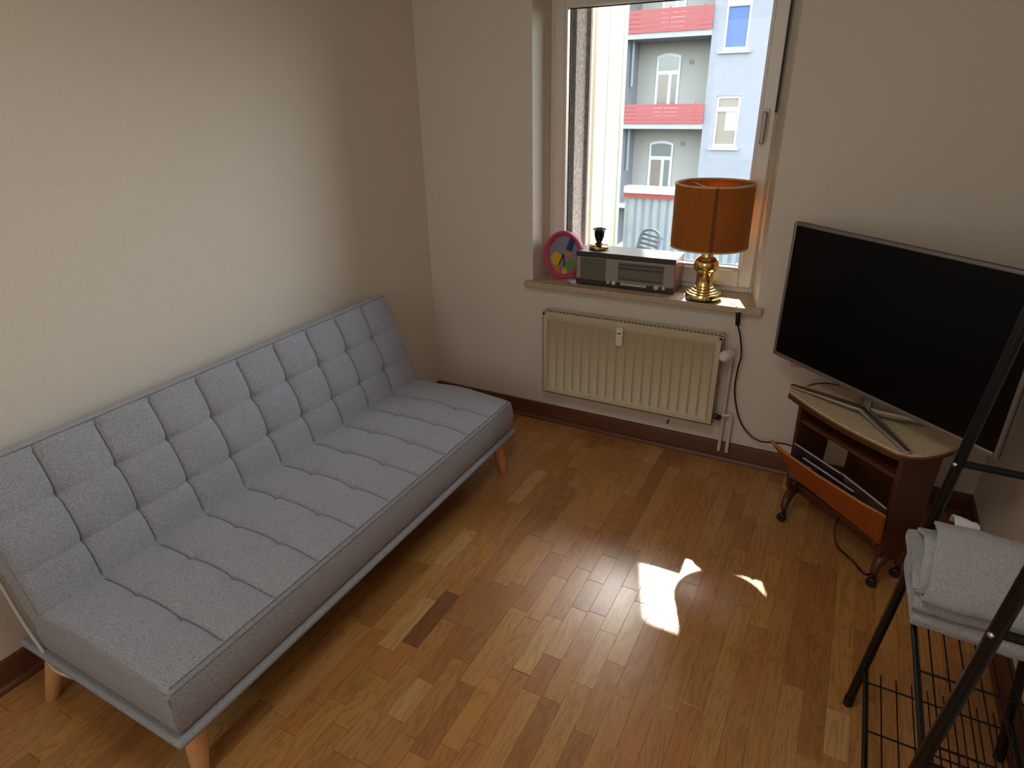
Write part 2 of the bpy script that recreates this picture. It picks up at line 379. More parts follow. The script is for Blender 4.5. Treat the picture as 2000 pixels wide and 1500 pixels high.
# ------------------------------------------------------------------ the building opposite
S = 25/18
def FX(x): return x*S
def FZ(z): return 1.7+(z-1.7)*S
YF, YB = 25.0, 19.2*S
BL = mat('pale_blue_render', (.545, .55, .565), .95, vscale=3, col2=(.53, .535, .55))
BLC = mat('pale_cream_render', (.63, .62, .585), .95)
REDW = mat('red_balcony_boards', (.62, .29, .28), .7, vscale=14, col2=(.58, .31, .30))
CONC = mat('balcony_concrete', (.62, .62, .62), .9)
FWH = mat('facade_window_white', (.80, .80, .81), .5)
GL_BLUE = mat('blue_pane', (.27, .37, .58), .5)  # plain blue pane colour
GL_BEI = mat('beige_pane', (.50, .46, .41), .15, spec=.8)  # plain beige pane colour
GL_GRN = mat('dim_room_glass', (.44, .47, .45), .1, spec=.8)
fac = thing('apartment_building', 'pale blue apartment block with red boarded balconies seen through the window', 'building', (FX(-4), YF, -3))
def fb(name, m, boxes, bevel=0, parent=None):
    mb = MB()
    for a, b in boxes: mb.box(tuple(Vector(a)-Vector(fac.location)), tuple(Vector(b)-Vector(fac.location)))
    return mb.build(name, m, parent or fac, bevel=bevel, smooth=False)
XA, XB = FX(-6.07), FX(-3.86)
wins = [(-3.57, -2.98, 2.66, 4.0), (-3.57, -2.98, .41, 1.63), (-3.57, -2.98, -1.84, -.62)]
wx0, wx1 = FX(-3.57), FX(-2.98)
bx = [((wx1, YF, -4), (5, YF+.3, 19)), ((XB, YF, -4), (wx0, YF+.3, 19)), ((-16, YF, -4), (XA, YF+.3, 19))]
zs = [-4]+[v for q in reversed(wins) for v in (FZ(q[2]), FZ(q[3]))]+[19]
for i in range(0, len(zs), 2): bx.append(((wx0, YF, zs[i]), (wx1, YF+.3, zs[i+1])))
fb('front_wall', BL, bx)
fb('side_wall', BL, [((XB, YF+.3, -4), (XB+.2, YB, 19)), ((XA-.2, YF+.3, -4), (XA, YB, 19))])
doors = [(-5.54, -4.87, 1.10, 2.72), (-5.58, -4.88, -1.13, .47), (-5.5, -4.85, 3.3, 4.95)]
fb('loggia_back_wall', BLC, [((XA-.2, YB, -4), (XB+.2, YB+.2, 19))])
for zb in (3.01, .84, -1.30, 5.2):
    fb('balcony_slab', CONC, [((XA, YF-.03, FZ(zb)), (XB, YB, FZ(zb+.13)))], bevel=.01)
for zb, zt in ((3.14, 3.67), (.97, 1.46)):
    z0, z1 = FZ(zb), FZ(zt); nb = 5; hgt = (z1-z0)/nb
    for i in range(nb):
        fb('balcony_board', REDW, [((XA, YF-.09, z0+i*hgt+.008), (XB, YF-.06, z0+(i+1)*hgt-.008))])
    for xp in (XA+.3, (XA+XB)/2, XB-.34): fb('balcony_post', REDW, [((xp, YF-.06, z0), (xp+.04, YF-.02, z1+.05))])
def arch_poly(x0, x1, z0, z1, rise):
    w_ = x1-x0; pts = [(x0, z0), (x1, z0)]
    for i in range(9):
        t = i/8; pts.append((x1-w_*t, z1-rise+rise*math.sin(math.pi*t)))
    return pts
def xzprism(poly, y0, y1, off):
    mb = MB(); n_ = len(poly)
    vs = [(x-off[0], y0-off[1], z-off[2]) for x, z in poly]+[(x-off[0], y1-off[1], z-off[2]) for x, z in poly]
    return mb.add(vs, [tuple(range(n_)), tuple(range(2*n_-1, n_-1, -1))]+[(i, n_+i, n_+(i+1) % n_, (i+1) % n_) for i in range(n_)])
off = tuple(fac.location)
for i, (a, b, c, d) in enumerate(doors):
    x0, x1, z0, z1 = FX(a), FX(b), FZ(c), FZ(d)
    dd = xzprism(arch_poly(x0, x1, z0, z1, .10), YB-.05, YB, off).build('balcony_door', FWH, fac, smooth=False)
    zt = z0+(z1-z0)*.70; xm = x0+(x1-x0)*.60
    xzprism(arch_poly(x0+.08, x1-.08, zt+.08, z1-.10, .06), YB-.06, YB-.049, off).build('pane', GL_GRN, dd, smooth=False)
    fb('pane', GL_BEI, [((x0+.10, YB-.06, z0+.45), (xm-.06, YB-.049, zt-.06))], parent=dd)
    fb('pane', GL_GRN, [((xm+.06, YB-.06, z0+.45), (x1-.10, YB-.049, zt-.06))], parent=dd)
for (vx, vz) in ((-4.59, 2.48), (-4.63, .39)):
    fb('wall_vent', mat('vent_grey', (.50, .50, .52), .7), [((FX(vx)-.08, YB-.03, FZ(vz)-.08), (FX(vx)+.08, YB, FZ(vz)+.08))])
ZINC = mat('zinc_pipe', (.55, .58, .62), .6)
for za, zb in ((1.9, 3.0), (-.3, .84)): fb('downpipe', ZINC, [((FX(-6.0), YF+.5, FZ(za)), (FX(-5.95), YF+.58, FZ(zb)))])
for i, (a, b, c, d) in enumerate(wins):
    x0, x1, z0, z1 = wx0, wx1, FZ(c), FZ(d); zt = z0+(z1-z0)*.74
    mb = MB(); mb.M = Matrix.Translation(-Vector(off))
    mb.frame((x0, z0, x1, z1), (x0+.07, z0+.09, x1-.07, z1-.08), YF+.06, YF+.14); mb.box((x0, YF+.05, zt-.07), (x1, YF+.14, zt+.07))
    ww = mb.build('facade_window', FWH, fac, smooth=False)
    fb('pane', GL_BLUE if i == 0 else GL_BEI, [((x0+.06, YF+.12, z0+.08), (x1-.06, YF+.13, zt-.06))], parent=ww)
    fb('pane', GL_BEI, [((x0+.06, YF+.12, zt+.06), (x1-.06, YF+.13, z1-.07))], parent=ww)
    if i == 1: fb('curtain', FWH, [((x0+.36, YF+.10, z0+.55), (x1-.09, YF+.115, zt-.08))], parent=ww)
    fb('window_ledge', CONC, [((x0-.13, YF-.1, z0-.10), (x1+.13, YF+.02, z0-.03))])

# projecting wing at the left outside, next to the window
xw = -2.70
wing = thing('neighbouring_wing', 'cream rendered wall of the adjoining wing at the left edge of the window view', 'building', (xw, 7.4, -3))
MB().box((-1.2, -1.6, 0), (0, .6, 11)).build('wall', CREAM, wing, smooth=False)
MB().box((-.02, -.42, 0), (.03, -.36, 11)).build('vertical_trim', mat('cream_trim', (.72, .68, .58), .8), wing)
MB().box((0, .02, 0), (.012, .3, 11)).box((0, .50, 0), (.02, .60, 11)).build('corner_strip', mat('pale_strip', (.70, .70, .66), .8), wing)

# terrace parapet with corrugated screen and white cap
ter = thing('terrace_screen', 'low terrace screen of pale blue corrugated sheet under a white cap rail', 'screen', (-2.4, 8.6, -1.2))
cs = MB(); nn_ = 120; x0, x1 = -.4, 2.9
vs = []; 
for i in range(nn_+1):
    xx = x0+(x1-x0)*i/nn_; yy = .015*math.sin(i*math.pi/2); vs += [(xx, yy, 0), (xx, yy, 1.62)]
cs.add(vs, [(2*i, 2*i+2, 2*i+3, 2*i+1) for i in range(nn_)]).build('corrugated_sheet', mat('pale_blue_sheet', (.52, .56, .59), .5, stretch=(1, 1, .1), vscale=30, col2=(.57, .61, .63)), ter)
MB().box((-.4, -.05, 1.62), (2.9, .05, 1.68)).build('red_strip', REDW, ter)
MB().box((-.4, -.08, 1.68), (2.9, .08, 1.77)).build('cap_rail', mat('white_cap', (.80, .80, .79), .5), ter, bevel=.01)
MB().box((-.24, -3.4, -.05), (3.2, .3, 0)).build('terrace_deck', CONC, ter)
for i in range(7):
    box((1.35+i*.2, -.9, .0), (1.38+i*.2, -.87, 1.0)).build('baluster', FWH, ter)
box((1.3, -.92, 1.0), (2.7, -.85, 1.05)).build('handrail', FWH, ter)
# grey plastic chair on the terrace
ch = thing('terrace_chair', 'pale grey slatted plastic chair standing on the terrace outside the window', 'chair', (-2.22, 7.15, -1.2), R(-35))
CHM = mat('pale_grey_plastic', (.36, .38, .42), .45)
MB().prism([(-.2, -.2), (.2, -.2), (.19, .2), (-.19, .2)], .90, .925).build('seat', CHM, ch, bevel=.01)
for sx in (-1, 1):
    MB().tube([(sx*.20, -.20, 0), (sx*.19, -.18, .9)], .016).build('leg', CHM, ch)
    MB().tube([(sx*.20, .28, 0), (sx*.19, .2, .9)], .016).build('leg', CHM, ch)
    MB().tube(smoothpath([(sx*.19, .19, .92), (sx*.19, .23, 1.15), (sx*.17, .28, 1.36), (sx*.10, .30, 1.42), (0, .30, 1.435)]), .017).build('back_frame', CHM, ch)
for i in range(5):
    MB().bar((-.18, .235+.018*i, 1.16+i*.05), (.18, .235+.018*i, 1.16+i*.05), .012, .026).build('back_slat', CHM, ch)

# ------------------------------------------------------------------ radiator
rd = thing('radiator', 'cream ribbed panel radiator mounted under the window', 'radiator', (-.87, 2.87, .225))
Xr0, Xr1 = -.456, .455; H = .455; Yf, Yb = -.056, .0
mb = MB(); nr = 18; border = .030
# ribbed front sheet
xs = []; x_in0, x_in1 = Xr0+border, Xr1-border; pw = (x_in1-x_in0)/nr
prof = [(Xr0, Yf), (x_in0-.004, Yf)]
for i in range(nr):
    a = x_in0+i*pw; prof += [(a, Yf+.008), (a+pw*.10, Yf+.001), (a+pw*.90, Yf+.001), (a+pw*.995, Yf+.008)]
prof += [(x_in1+.004, Yf), (Xr1, Yf)]
zl = [0, .026, .034, H-.044, H-.036, H]
vs = []
for j, z in enumerate(zl):
    for (x, y) in prof:
        flat = j in (0, 1, 4, 5)
        vs.append((x, Yf if flat else y+(.0035 if Yf < y else 0), z))
k = len(prof)
fsx = [(j*k+i, j*k+i+1, (j+1)*k+i+1, (j+1)*k+i) for j in range(len(zl)-1) for i in range(k-1)]
mb.add(vs, fsx)
mb.box((Xr0, Yf, 0), (Xr0+.003, Yb, H)); mb.box((Xr1-.003, Yf, 0), (Xr1, Yb, H)); mb.box((Xr0, Yb-.006, 0), (Xr1, Yb, H)); mb.box((Xr0, Yf, 0), (Xr1, Yb, .004))
mb.build('panel', RAD, rd)
g = MB().frame((Xr0, Yf, Xr1, Yb), (Xr0+.012, Yf+.008, Xr1-.012, Yb-.006), 0, 1); 
g = MB(); zt = H
g.box((Xr0-.002, Yf-.001, zt-.002), (Xr1+.002, Yf+.009, zt+.004)).box((Xr0-.002, Yb-.007, zt-.002), (Xr1+.002, Yb+.001, zt+.004)).box((Xr0-.002, Yf, zt-.012), (Xr0+.014, Yb, zt+.004)).box((Xr1-.014, Yf, zt-.012), (Xr1+.002, Yb, zt+.004))
g.build('top_grille_frame', RAD, rd)
ng = 46; g = MB()
for i in range(ng):
    a = Xr0+.014+(Xr1-Xr0-.028)*(i+.5)/ng
    g.box((a-.0035, Yf+.008, zt-.003), (a+.0035, Yb-.006, zt+.002))
o = g.build('top_grille_bars', RAD, rd); o['kind'] = 'stuff'
box((Xr0+.004, Yf+.012, .02), (Xr1-.004, Yb-.007, zt-.012)).build('convector_core', RADIN, rd)
mt = MB().box((-.048, Yf-.02, H-.115), (-.014, Yf, H-.022)).build('heat_meter', WHITEPL, rd, bevel=.004); mt['label'] = 'white heat cost meter'
box((-.040, Yf-.0215, H-.050), (-.022, Yf-.0195, H-.045)).build('meter_display', BLKPL, mt)
MB().bar((Xr0+.15, Yb, .1), (Xr0+.15, .042, .1), .03, .2).build('bracket', RAD, rd); MB().bar((Xr1-.15, Yb, .1), (Xr1-.15, .042, .1), .03, .2).build('bracket', RAD, rd)
# valve, pipes
vv = thing('thermostat_valve', 'white thermostat knob on the upper right end of the radiator', 'valve', (-.375, 2.83, .60))
mb = MB(); mb.M = Matrix.Rotation(R(90), 4, 'X') @ Matrix.Rotation(R(-25), 4, 'Y')
mb.lathe([(0, .062), (.016, .060), (.024, .052), (.026, .040), (.027, .015), (.025, 0), (.017, -.006), (0, -.006)], 20)
kn = mb.build('knob', WHITEPL, vv)
for i in range(14):
    a = 2*math.pi*i/14
    pass
mb = MB(); mb.M = Matrix.Rotation(R(90), 4, 'X') @ Matrix.Rotation(R(-25), 4, 'Y')
for i in range(14):
    a = 2*math.pi*i/14; mb.tube([(.0262*math.cos(a), .0262*math.sin(a), .012), (.0258*math.cos(a), .0258*math.sin(a), .042)], .0016, 6)
mb.build('grip_ribs', WHITEPL, kn)
MB().tube([(-.038, .025, 0), (0, .025, 0)], .010).tube([(0, .0, 0), (0, .035, 0)], .011).build('valve_body', CHROME, vv)
pp = thing('heating_pipe', 'pair of white heating pipes running down beside the radiator', 'pipe', (-.36, 2.875, 0))
MB().tube([(-.014, -.018, .60), (-.014, -.005, .58), (-.014, .005, .55), (-.014, .005, .06)], .0085, 12).build('supply_pipe', PIPE, pp)
MB().tube([(.024, .006, .25), (.024, .006, .06)], .0085, 12).build('return_pipe', PIPE, pp)
MB().tube(smoothpath([(-.042, -.01, .262), (-.005, .0, .262), (.016, .004, .268), (.024, .006, .25)], 5), .008, 12).build('elbow_pipe', PIPE, pp)
lv = thing('lower_valve', 'black return valve at the lower right corner of the radiator', 'valve', (-.408, 2.85, .262))
MB().tube([(-.012, 0, 0), (.012, 0, 0)], [.008, .008]).tube([(-.002, 0, 0), (.010, 0, 0)], .014, 6).build('valve_body', BLKPL, lv)
MB().tube([(.016, -.012, -.012), (.016, .004, .006)], .013, 8).build('lock_cap', BLKPL, lv)
hk = thing('wall_hook', 'small black hook on the wall below the radiator', 'hook', (-.645, 2.912, .145))
MB().tube([(0, 0, .012), (0, -.014, .012), (0, -.018, .0), (-.006, -.012, -.006)], .0035, 8).build('hook', BLKPL, hk)
# wall socket behind the television
wsock = thing('wall_socket', 'beige double wall socket half hidden behind the television', 'socket', (-.045, 2.912, .60))
box((-.075, -.012, -.04), (.075, 0, .04)).build('plate', mat('aged_ivory_plastic', (.74, .66, .52), .4), wsock, bevel=.004)
for sx in (-.036, .036):
    mb = MB(); mb.M = Matrix.Translation((sx, -.012, 0)) @ Matrix.Rotation(R(90), 4, 'X'); mb.lathe([(.019, 0), (.022, .003), (.024, 0)], 20).build('socket_well', mat('aged_ivory_plastic', (.70, .62, .48), .4), wsock)

# ------------------------------------------------------------------ sofa bed
SY0, SY1 = .53, 2.345; SL = SY1-SY0
sofa = thing('sofa_bed', 'grey tufted fabric sofa bed with splayed beech legs along the left wall', 'sofa', (-1.6, (SY0+SY1)/2, 0))
def pad(name, Lx, Lw, th, ncell, crown, parent, mtx, edge_r=.018, cross=(.30, .64), crossdepth=.002, overhang=0, seed=1, amp=.020):
    """pillow slab: local x = depth 0..Lw, y = length 0..Lx, z up; top tufted"""
    nu, nv = ncell*26, 80
    rr = random.Random(seed)
    H = np.zeros((nu+1, nv+1)); tt = np.linspace(0, ncell, nu+1); fl0 = np.floor(tt); ft = tt-fl0; ys = (fl0+ft-.72*np.sin(2*np.pi*ft)/(2*np.pi))/ncell; ys[-1] = 1.0; xs_ = np.linspace(0, 1, nv+1)
    U, V = np.meshgrid(ys, xs_, indexing='ij')
    cu = U*ncell; fr_ = cu-np.floor(cu)
    d_seam = np.minimum(fr_, 1-fr_)*Lx/ncell          # metres to nearest seam
    atend = (cu < .5) | (cu > ncell-.5)
    dd = np.where(atend & ((cu < .5) | (cu > ncell-.5)), .5*Lx/ncell, d_seam)
    bump = .3*(1-np.exp(-dd/.0025))+.3*(1-np.exp(-dd/.009))+.4*np.sin(np.pi/2*np.clip(dd/(Lx/ncell*.5), 0, 1))**.75
    H = amp*(bump-1)
    # crown along the depth with scallops between the pinch points
    edges = [0.0, cross[0], cross[1], 1.0]
    sc_ = np.zeros_like(V)
    for a, b in zip(edges[:-1], edges[1:]):
        m_ = (V >= a) & (V <= b); sc_[m_] = np.sin(np.pi*(V[m_]-a)/(b-a))**.6
    near_ = np.exp(-(d_seam/.04)**2)*np.where(atend, 0, 1)
    H += .009*(sc_-1)*near_*.9
    for c_ in cross:
        dv = (V-c_)*Lw
        H -= .008*np.exp(-(dv/.014)**2-(d_seam/.022)**2)*np.where(atend, 0, 1)
        H -= crossdepth*np.exp(-(dv/.004)**2)
        H -= crossdepth*1.2*np.exp(-(dv/.03)**2)
    H += crown*np.sin(np.pi*V)**.8
    # soften borders
    ex = np.minimum(V, 1-V)*Lw; ey = np.minimum(U, 1-U)*Lx
    H *= np.clip(ex/.03, 0, 1)**1.5
    H -= edge_r*(1-np.sqrt(np.clip(1-(1-np.clip(np.minimum(ex, ey)/edge_r, 0, 1))**2, 0, 1)))*.6
    H += (np.sin(U*37+V*9+seed)*.0012+np.sin(U*15-V*13)*.0014)*np.clip(ex/.05, 0, 1)
    if seed == 3:      # two creases in the seat cover
        for (u0, v0, a_) in ((.155, .77, .0032), (.52, .30, .0018)):
            du = (U-u0)*Lx; dv = (V-v0)*Lw
            H += a_*np.sin((du*.6+dv)*2*np.pi/.032)*np.exp(-(du/.045)**2-(dv/.05)**2)
    vs = []; fs = []
    for i in range(nu+1):
        for j in range(nv+1):
            vs.append((xs_[j]*Lw, ys[i]*Lx, th+H[i, j]))
    W = nv+1
    for i in range(nu):
        for j in range(nv): fs.append((i*W+j, i*W+j+1, (i+1)*W+j+1, (i+1)*W+j))
    # border ring going down
    ring = [(i, 0) for i in range(nu)]+[(nu, j) for j in range(nv)]+[(i, nv) for i in range(nu, 0, -1)]+[(0, j) for j in range(nv, 0, -1)]
    prev = [i*W+j for i, j in ring]
    for (zz, out) in ((th-.03, .004), (th*.5, .010), (.02, .006), (0, -.004)):
        cur = []
        for (i, j) in ring:
            x = xs_[j]*Lw; y = ys[i]*Lx
            nx = (-1 if j == 0 else 1 if j == nv else 0); ny = (-1 if i == 0 else 1 if i == nu else 0)
            cur.append(len(vs)); vs.append((x+nx*out, y+ny*out, zz))
        for q in range(len(ring)):
            q2 = (q+1) % len(ring); fs.append((prev[q], cur[q], cur[q2], prev[q2]))
        prev = cur
    fs.append(tuple(prev))
    mb = MB(); mb.M = mtx; mb.add(vs, fs)
    o = mb.build(name, FABRIC, parent)
    o.data.set_sharp_from_angle(angle=R(80))
    return o
cxy = Vector((sofa.location.x, sofa.location.y, 0))
T = lambda x, y, z: Matrix.Translation((x-cxy.x, y-cxy.y, z))
sz0 = .232
seatx0, seatx1 = -1.86, -1.268
seat = pad('seat', SL-.02, seatx1-seatx0, .158, 10, .020, sofa, T(seatx0, SY0+.01, sz0), cross=(.34, .68), crossdepth=.0007, seed=3)
# piping seams around the seat top
def piping(pts, r, parent, name='piping', m=STITCH): return MB().tube(pts, r, 6).build(name, m, parent)
zt = sz0+.158
def rel(p): return (p[0]-cxy.x, p[1]-cxy.y, p[2])
a, b = SY0+.01, SY1-.01
piping([rel((seatx1-.006, a+.01, zt-.003)), rel((seatx1-.006, b-.01, zt-.003))], .0019, seat)
piping([rel((seatx1+.001, a+.006, zt-.018)), rel((seatx1+.001, b-.006, zt-.018))], .0022, seat)
piping([rel((seatx0+.02, a, zt-.016)), rel((seatx1-.01, a, zt-.016)), rel((seatx1-.001, a+.01, zt-.016))], .0022, seat)
piping([rel((seatx0+.02, b, zt-.016)), rel((seatx1-.01, b, zt-.016))], .0022, seat)
piping([rel((seatx1+.003, a-.003, zt-.02)), rel((seatx1+.006, a-.006, zt-.08)), rel((seatx1+.001, a-.001, sz0+.01))], .002, seat)
# thin upholstered base board, slightly larger than the seat
bs = MB().prism([(p[0]-cxy.x, p[1]-cxy.y) for p in [(seatx0-.14, SY0-.012), (seatx1+.018, SY0-.012), (seatx1+.018, SY1+.010), (seatx0-.14, SY1+.010)]], .205, .230).build('base_board', FAB2, sofa, bevel=.011, bseg=3)
MB().box(rel((seatx0+.04, SY0+.06, .165)), rel((seatx1-.05, SY1-.06, .205))).build('steel_frame', BLKPL, sofa)
# backrest
bl = .475; tilt = R(180-109.5)
p0 = Vector((-1.838, 0, .375)); 
M_ = Matrix.Translation((p0.x-cxy.x, SY0+.01-cxy.y, p0.z)) @ Matrix.Rotation(-R(90)-0, 4, 'Y')
# local x (0..Lw) should run up the back, local z should face the room
upv = Vector((-math.sin(R(19)), 0, math.cos(R(19)))); nv_ = Vector((math.cos(R(19)), 0, math.sin(R(19))))
Mb = Matrix.Identity(4)
for i in range(3): Mb[i][0] = upv[i]; Mb[i][1] = (0, 1, 0)[i]; Mb[i][2] = nv_[i]
base = Vector((-1.806, SY0+.01, .375)) - nv_*.105
Mb.translation = Vector((base.x-cxy.x, base.y-cxy.y, base.z))
back = pad('backrest', SL-.02, bl, .105, 10, .014, sofa, Mb, cross=(.31, .645), crossdepth=.0026, seed=8)
def bk(u, y, t): 
    q = base+upv*u+nv_*t; return (q.x-cxy.x, y-cxy.y, q.z)
piping([bk(bl-.006, a+.01, .1022), bk(bl-.006, b-.01, .1022)], .0022, back)
piping([bk(.02, a-.001, .088), bk(bl-.02, a-.001, .088)], .0022, back)
piping([bk(.02, b+.001, .088), bk(bl-.02, b+.001, .088)], .0022, back)
MB().add([bk(u, y, t) for t in (-.014, -.002) for u, y in ((.03, a+.03), (bl-.03, a+.03), (bl-.03, b-.03), (.03, b-.03))], [(0,1,2,3),(7,6,5,4),(0,4,5,1),(1,5,6,2),(2,6,7,3),(3,7,4,0)]).build('back_board', FAB2, sofa, bevel=.005)
for yy in (SY0+.0, SY1-.0):
    br = MB().tube(smoothpath([bk(.42, yy, -.012), bk(.18, yy, -.022), bk(.0, yy, -.032), rel((-1.885, yy, .235)), rel((-1.855, yy, .17)), rel((-1.80, yy+(.02 if yy < 1 else -.02), .14))]), .0055, 8).build('hinge_bracket', mat('pale_painted_steel', (.80, .80, .77), .4), sofa)
    br['label'] = 'pale steel click-clack hinge bracket'
def leg(x, y, dx, dy):
    mb = MB(); t = Vector((x, y, .205)); bt = Vector((x+dx, y+dy, 0))
    seg = 14; vs = []
    for p, r in ((t, .037), (t*.5+bt*.5, .029), (bt+Vector((0,0,.003)), .0205), (bt, .019)):
        for i in range(seg):
            an = 2*math.pi*i/seg; vs.append((p.x-cxy.x+r*math.cos(an), p.y-cxy.y+r*math.sin(an), p.z))
    fs = [(k_*seg+i, k_*seg+(i+1) % seg, (k_+1)*seg+(i+1) % seg, (k_+1)*seg+i) for k_ in range(3) for i in range(seg)]+[tuple(range(seg-1, -1, -1)), tuple(3*seg+i for i in range(seg))]
    mb.add(vs, fs).build('leg', BEECH, sofa)
leg(-1.325, .605, .018, -.035); leg(-1.325, 2.275, .018, .040); leg(-1.90, .575, -.055, -.05); leg(-1.86, 2.29, -.05, .04)

# ------------------------------------------------------------------ tv cart
th = R(-43)
cart = thing('tv_cart', 'dark wood wheeled television cart with a beige laminate top', 'cart', (-.093, 2.584, 0), th)
ZT = .58
poly = [(-.012, .03), (.0, .0)]+[(.02+.50*i/8, -.004-.022*math.sin(math.pi*i/8)) for i in range(9)]+[(.555, .02), (.575, .06), (.582, .12), (.578, .22), (.44, .40), (.15, .37), (-.01, .17)]
# ensure clear of walls
tp = MB().prism(poly, ZT-.008, ZT).build('top', CARTTOP, cart)
MB().prism([(x*1.0, y) for x, y in poly], ZT-.020, ZT-.0085).build('top_edge', mat('brown_edge_band', (.48, .31, .18), .4), cart, bevel=.004)
MB().prism([(.02+(x-.02)*.985, .012+(y-.012)*.96) for x, y in poly], ZT-.034, ZT-.0205).build('under_board', CART, cart)
def side(x0, x1, name='side_panel'):
    mb = MB(); poly = [(.01, .545), (.205, .545), (.185, .145), (.165, .10), (.05, .10), (.022, .145)]
    n_ = len(poly); vs = [(x0, y, z) for y, z in poly]+[(x1, y, z) for y, z in poly]
    return mb.add(vs, [tuple(range(n_)), tuple(range(2*n_-1, n_-1, -1))]+[(i, (i+1) % n_, n_+(i+1) % n_, n_+i) for i in range(n_)]).build(name, CART, cart, bevel=.002)
side(.055, .071); side(.527, .545)
box((.071, .02, .462), (.527, .20, .478)).build('shelf', CARTH, cart, bevel=.001)
box((.071, .04, .160), (.527, .19, .174)).build('bottom_shelf', CARTH, cart, bevel=.001)
mb = MB(); pb = [(.18, .174), (.42, .174), (.42, .35)]+[(.30+.12*math.cos(t), .35+.08*math.sin(t)) for t in [R(k) for k in range(15, 180, 15)]]+[(.18, .35)]
n_ = len(pb); vs = [(x, .19, z) for x, z in pb]+[(x, .20, z) for x, z in pb]
mb.add(vs, [tuple(range(n_)), tuple(range(2*n_-1, n_-1, -1))]+[(i, n_+i, n_+(i+1) % n_, (i+1) % n_) for i in range(n_)]).build('back_partition', CART, cart)
# magazine flap leaning forward
mb = MB(); A = [(.035, -.085, .375), (.10, -.088, .366), (.30, -.095, .370), (.50, -.080, .368), (.545, -.06, .36), (.560, -.03, .34)]
B_ = [(.15, -.015, .232), (.22, -.013, .228), (.33, -.012, .222), (.46, -.008, .215), (.535, -.003, .205), (.548, .0, .20)]
fl = MB(); k = len(A); nf = Vector((0, -.012, -.004)); vs = [Vector(p) for p in A]+[Vector(p) for p in B_]; vs = [tuple(v) for v in vs]+[tuple(v-nf) for v in vs]
fs = [(i, i+1, k+i+1, k+i) for i in range(k-1)]+[(2*k+i+1, 2*k+i, 3*k+i, 3*k+i+1) for i in range(k-1)]
fs += [(i, 2*k+i, 2*k+i+1, i+1) for i in range(k-1)]+[(k+i, k+i+1, 3*k+i+1, 3*k+i) for i in range(k-1)]+[(0, k, 3*k, 2*k), (k-1, 3*k-1, 4*k-1, 2*k-1)]
f_ = fl.add(vs, fs).build('magazine_flap', FLAPM, cart, bevel=.0015); f_['label'] = 'orange-brown tilted board'
MB().tube([tuple(Vector(p)+Vector((0, .004, .002))) for p in A], .004, 8).build('flap_edge', FLAPE, f_)
for x in (.12, .53):
    MB().bar((x, .0, .20), (x, .06, .172), .012, .02).build('flap_bracket', CART, cart)
# feet with casters
MB().box((.071, .085, .098), (.527, .10, .125)).build('stretcher', CART, cart)
inv = Matrix.Rotation(-th, 3, 'Z')
CASTM = mat('dark_brown_caster', (.13, .07, .045), .4)
def caster(wx, wy, px, py):
    q = inv @ (Vector((wx, wy, 0))-Vector(cart.location))
    ft = MB(); pts = smoothpath([(px, py, .115), ((px+q.x)/2, (py+q.y)/2, .108), (q.x*.9+px*.1, q.y*.9+py*.1, .085), (q.x, q.y, .060)], 5)
    n_ = len(pts); ft.tube(pts, [.022-.008*i/(n_-1) for i in range(n_)], 10)
    f = ft.build('foot', CART, cart)
    mb = MB(); mb.M = Matrix.Translation((q.x+.004, q.y-.006, .019)) @ Matrix.Rotation(R(90), 4, 'X') @ Matrix.Rotation(R(20), 4, 'Y')
    mb.lathe([(0, -.010), (.016, -.010), (.019, -.007), (.019, .007), (.016, .010), (0, .010)], 18)
    mb.M = Matrix.Identity(4); mb.tube([(q.x, q.y, .062), (q.x+.002, q.y+.008, .03)], .009, 8)
    mb.build('caster', CASTM, f)
caster(-.026, 2.505, .063, .06); caster(.320, 2.232, .536, .06); caster(.09, 2.70, .063, .15); caster(.40, 2.33, .536, .16)
# magazines held behind the flap
MAGC = [mat('magazine_cover_plum', (.30, .22, .27), .35, vscale=14, col2=(.16, .12, .15)), mat('magazine_cover_dark', (.16, .13, .16), .3, vscale=18, col2=(.45, .42, .45)), mat('magazine_cover_cream', (.46, .42, .33), .4, vscale=10, col2=(.25, .22, .18))]
labs = ['plum coloured magazine with pale page edges at the back left of the cart rack', 'dark glossy magazine leaning in the cart rack behind the flap', 'cream magazine sticking up at the right end of the cart rack', 'dark booklet bent over the left end of the flap']
PAPER = mat('paper_edges', (.80, .74, .73), .9)
def mag(lab, m, a, b, dz, lean, y, rot=0):
    w_ = b-a; t = thing('magazine', lab, 'magazine', tuple(cart.matrix_local @ Vector((0,0,0))) , 0, 'magazines in the cart rack')
    t.location = Vector(cart.location)+Matrix.Rotation(th, 3, 'Z') @ Vector(((a+b)/2, y, .212)); t.rotation_euler = (R(lean), R(rot), th)
    mb = MB(); n_ = 8; vs = []
    for i in range(n_+1):
        x = -w_/2+w_*i/n_; bow = .006*math.sin(math.pi*i/n_)
        vs += [(x, bow, 0), (x, bow, dz), (x, bow+.006, dz), (x, bow+.006, 0)]
    fs = [(4*i+j, 4*i+(j+1) % 4, 4*i+4+(j+1) % 4, 4*i+4+j) for i in range(n_) for j in range(4)]+[(0, 3, 2, 1), (4*n_, 4*n_+1, 4*n_+2, 4*n_+3)]
    mb.add(vs, fs).build('cover', m, t)
    MB().box((-w_/2+.002, .0008, dz-.001), (w_/2-.002, .0068, dz+.0015)).build('page_edges', PAPER, t)
cart.matrix_local
mag(labs[0], MAGC[0], .085, .335, .165, 10, .02)
mag(labs[1], MAGC[1], .16, .42, .145, 16, .012)
mag(labs[2], MAGC[2], .30, .515, .140, 12, .045, 6)
mag(labs[3], MAGC[1], .09, .24, .13, 22, .004, -6)

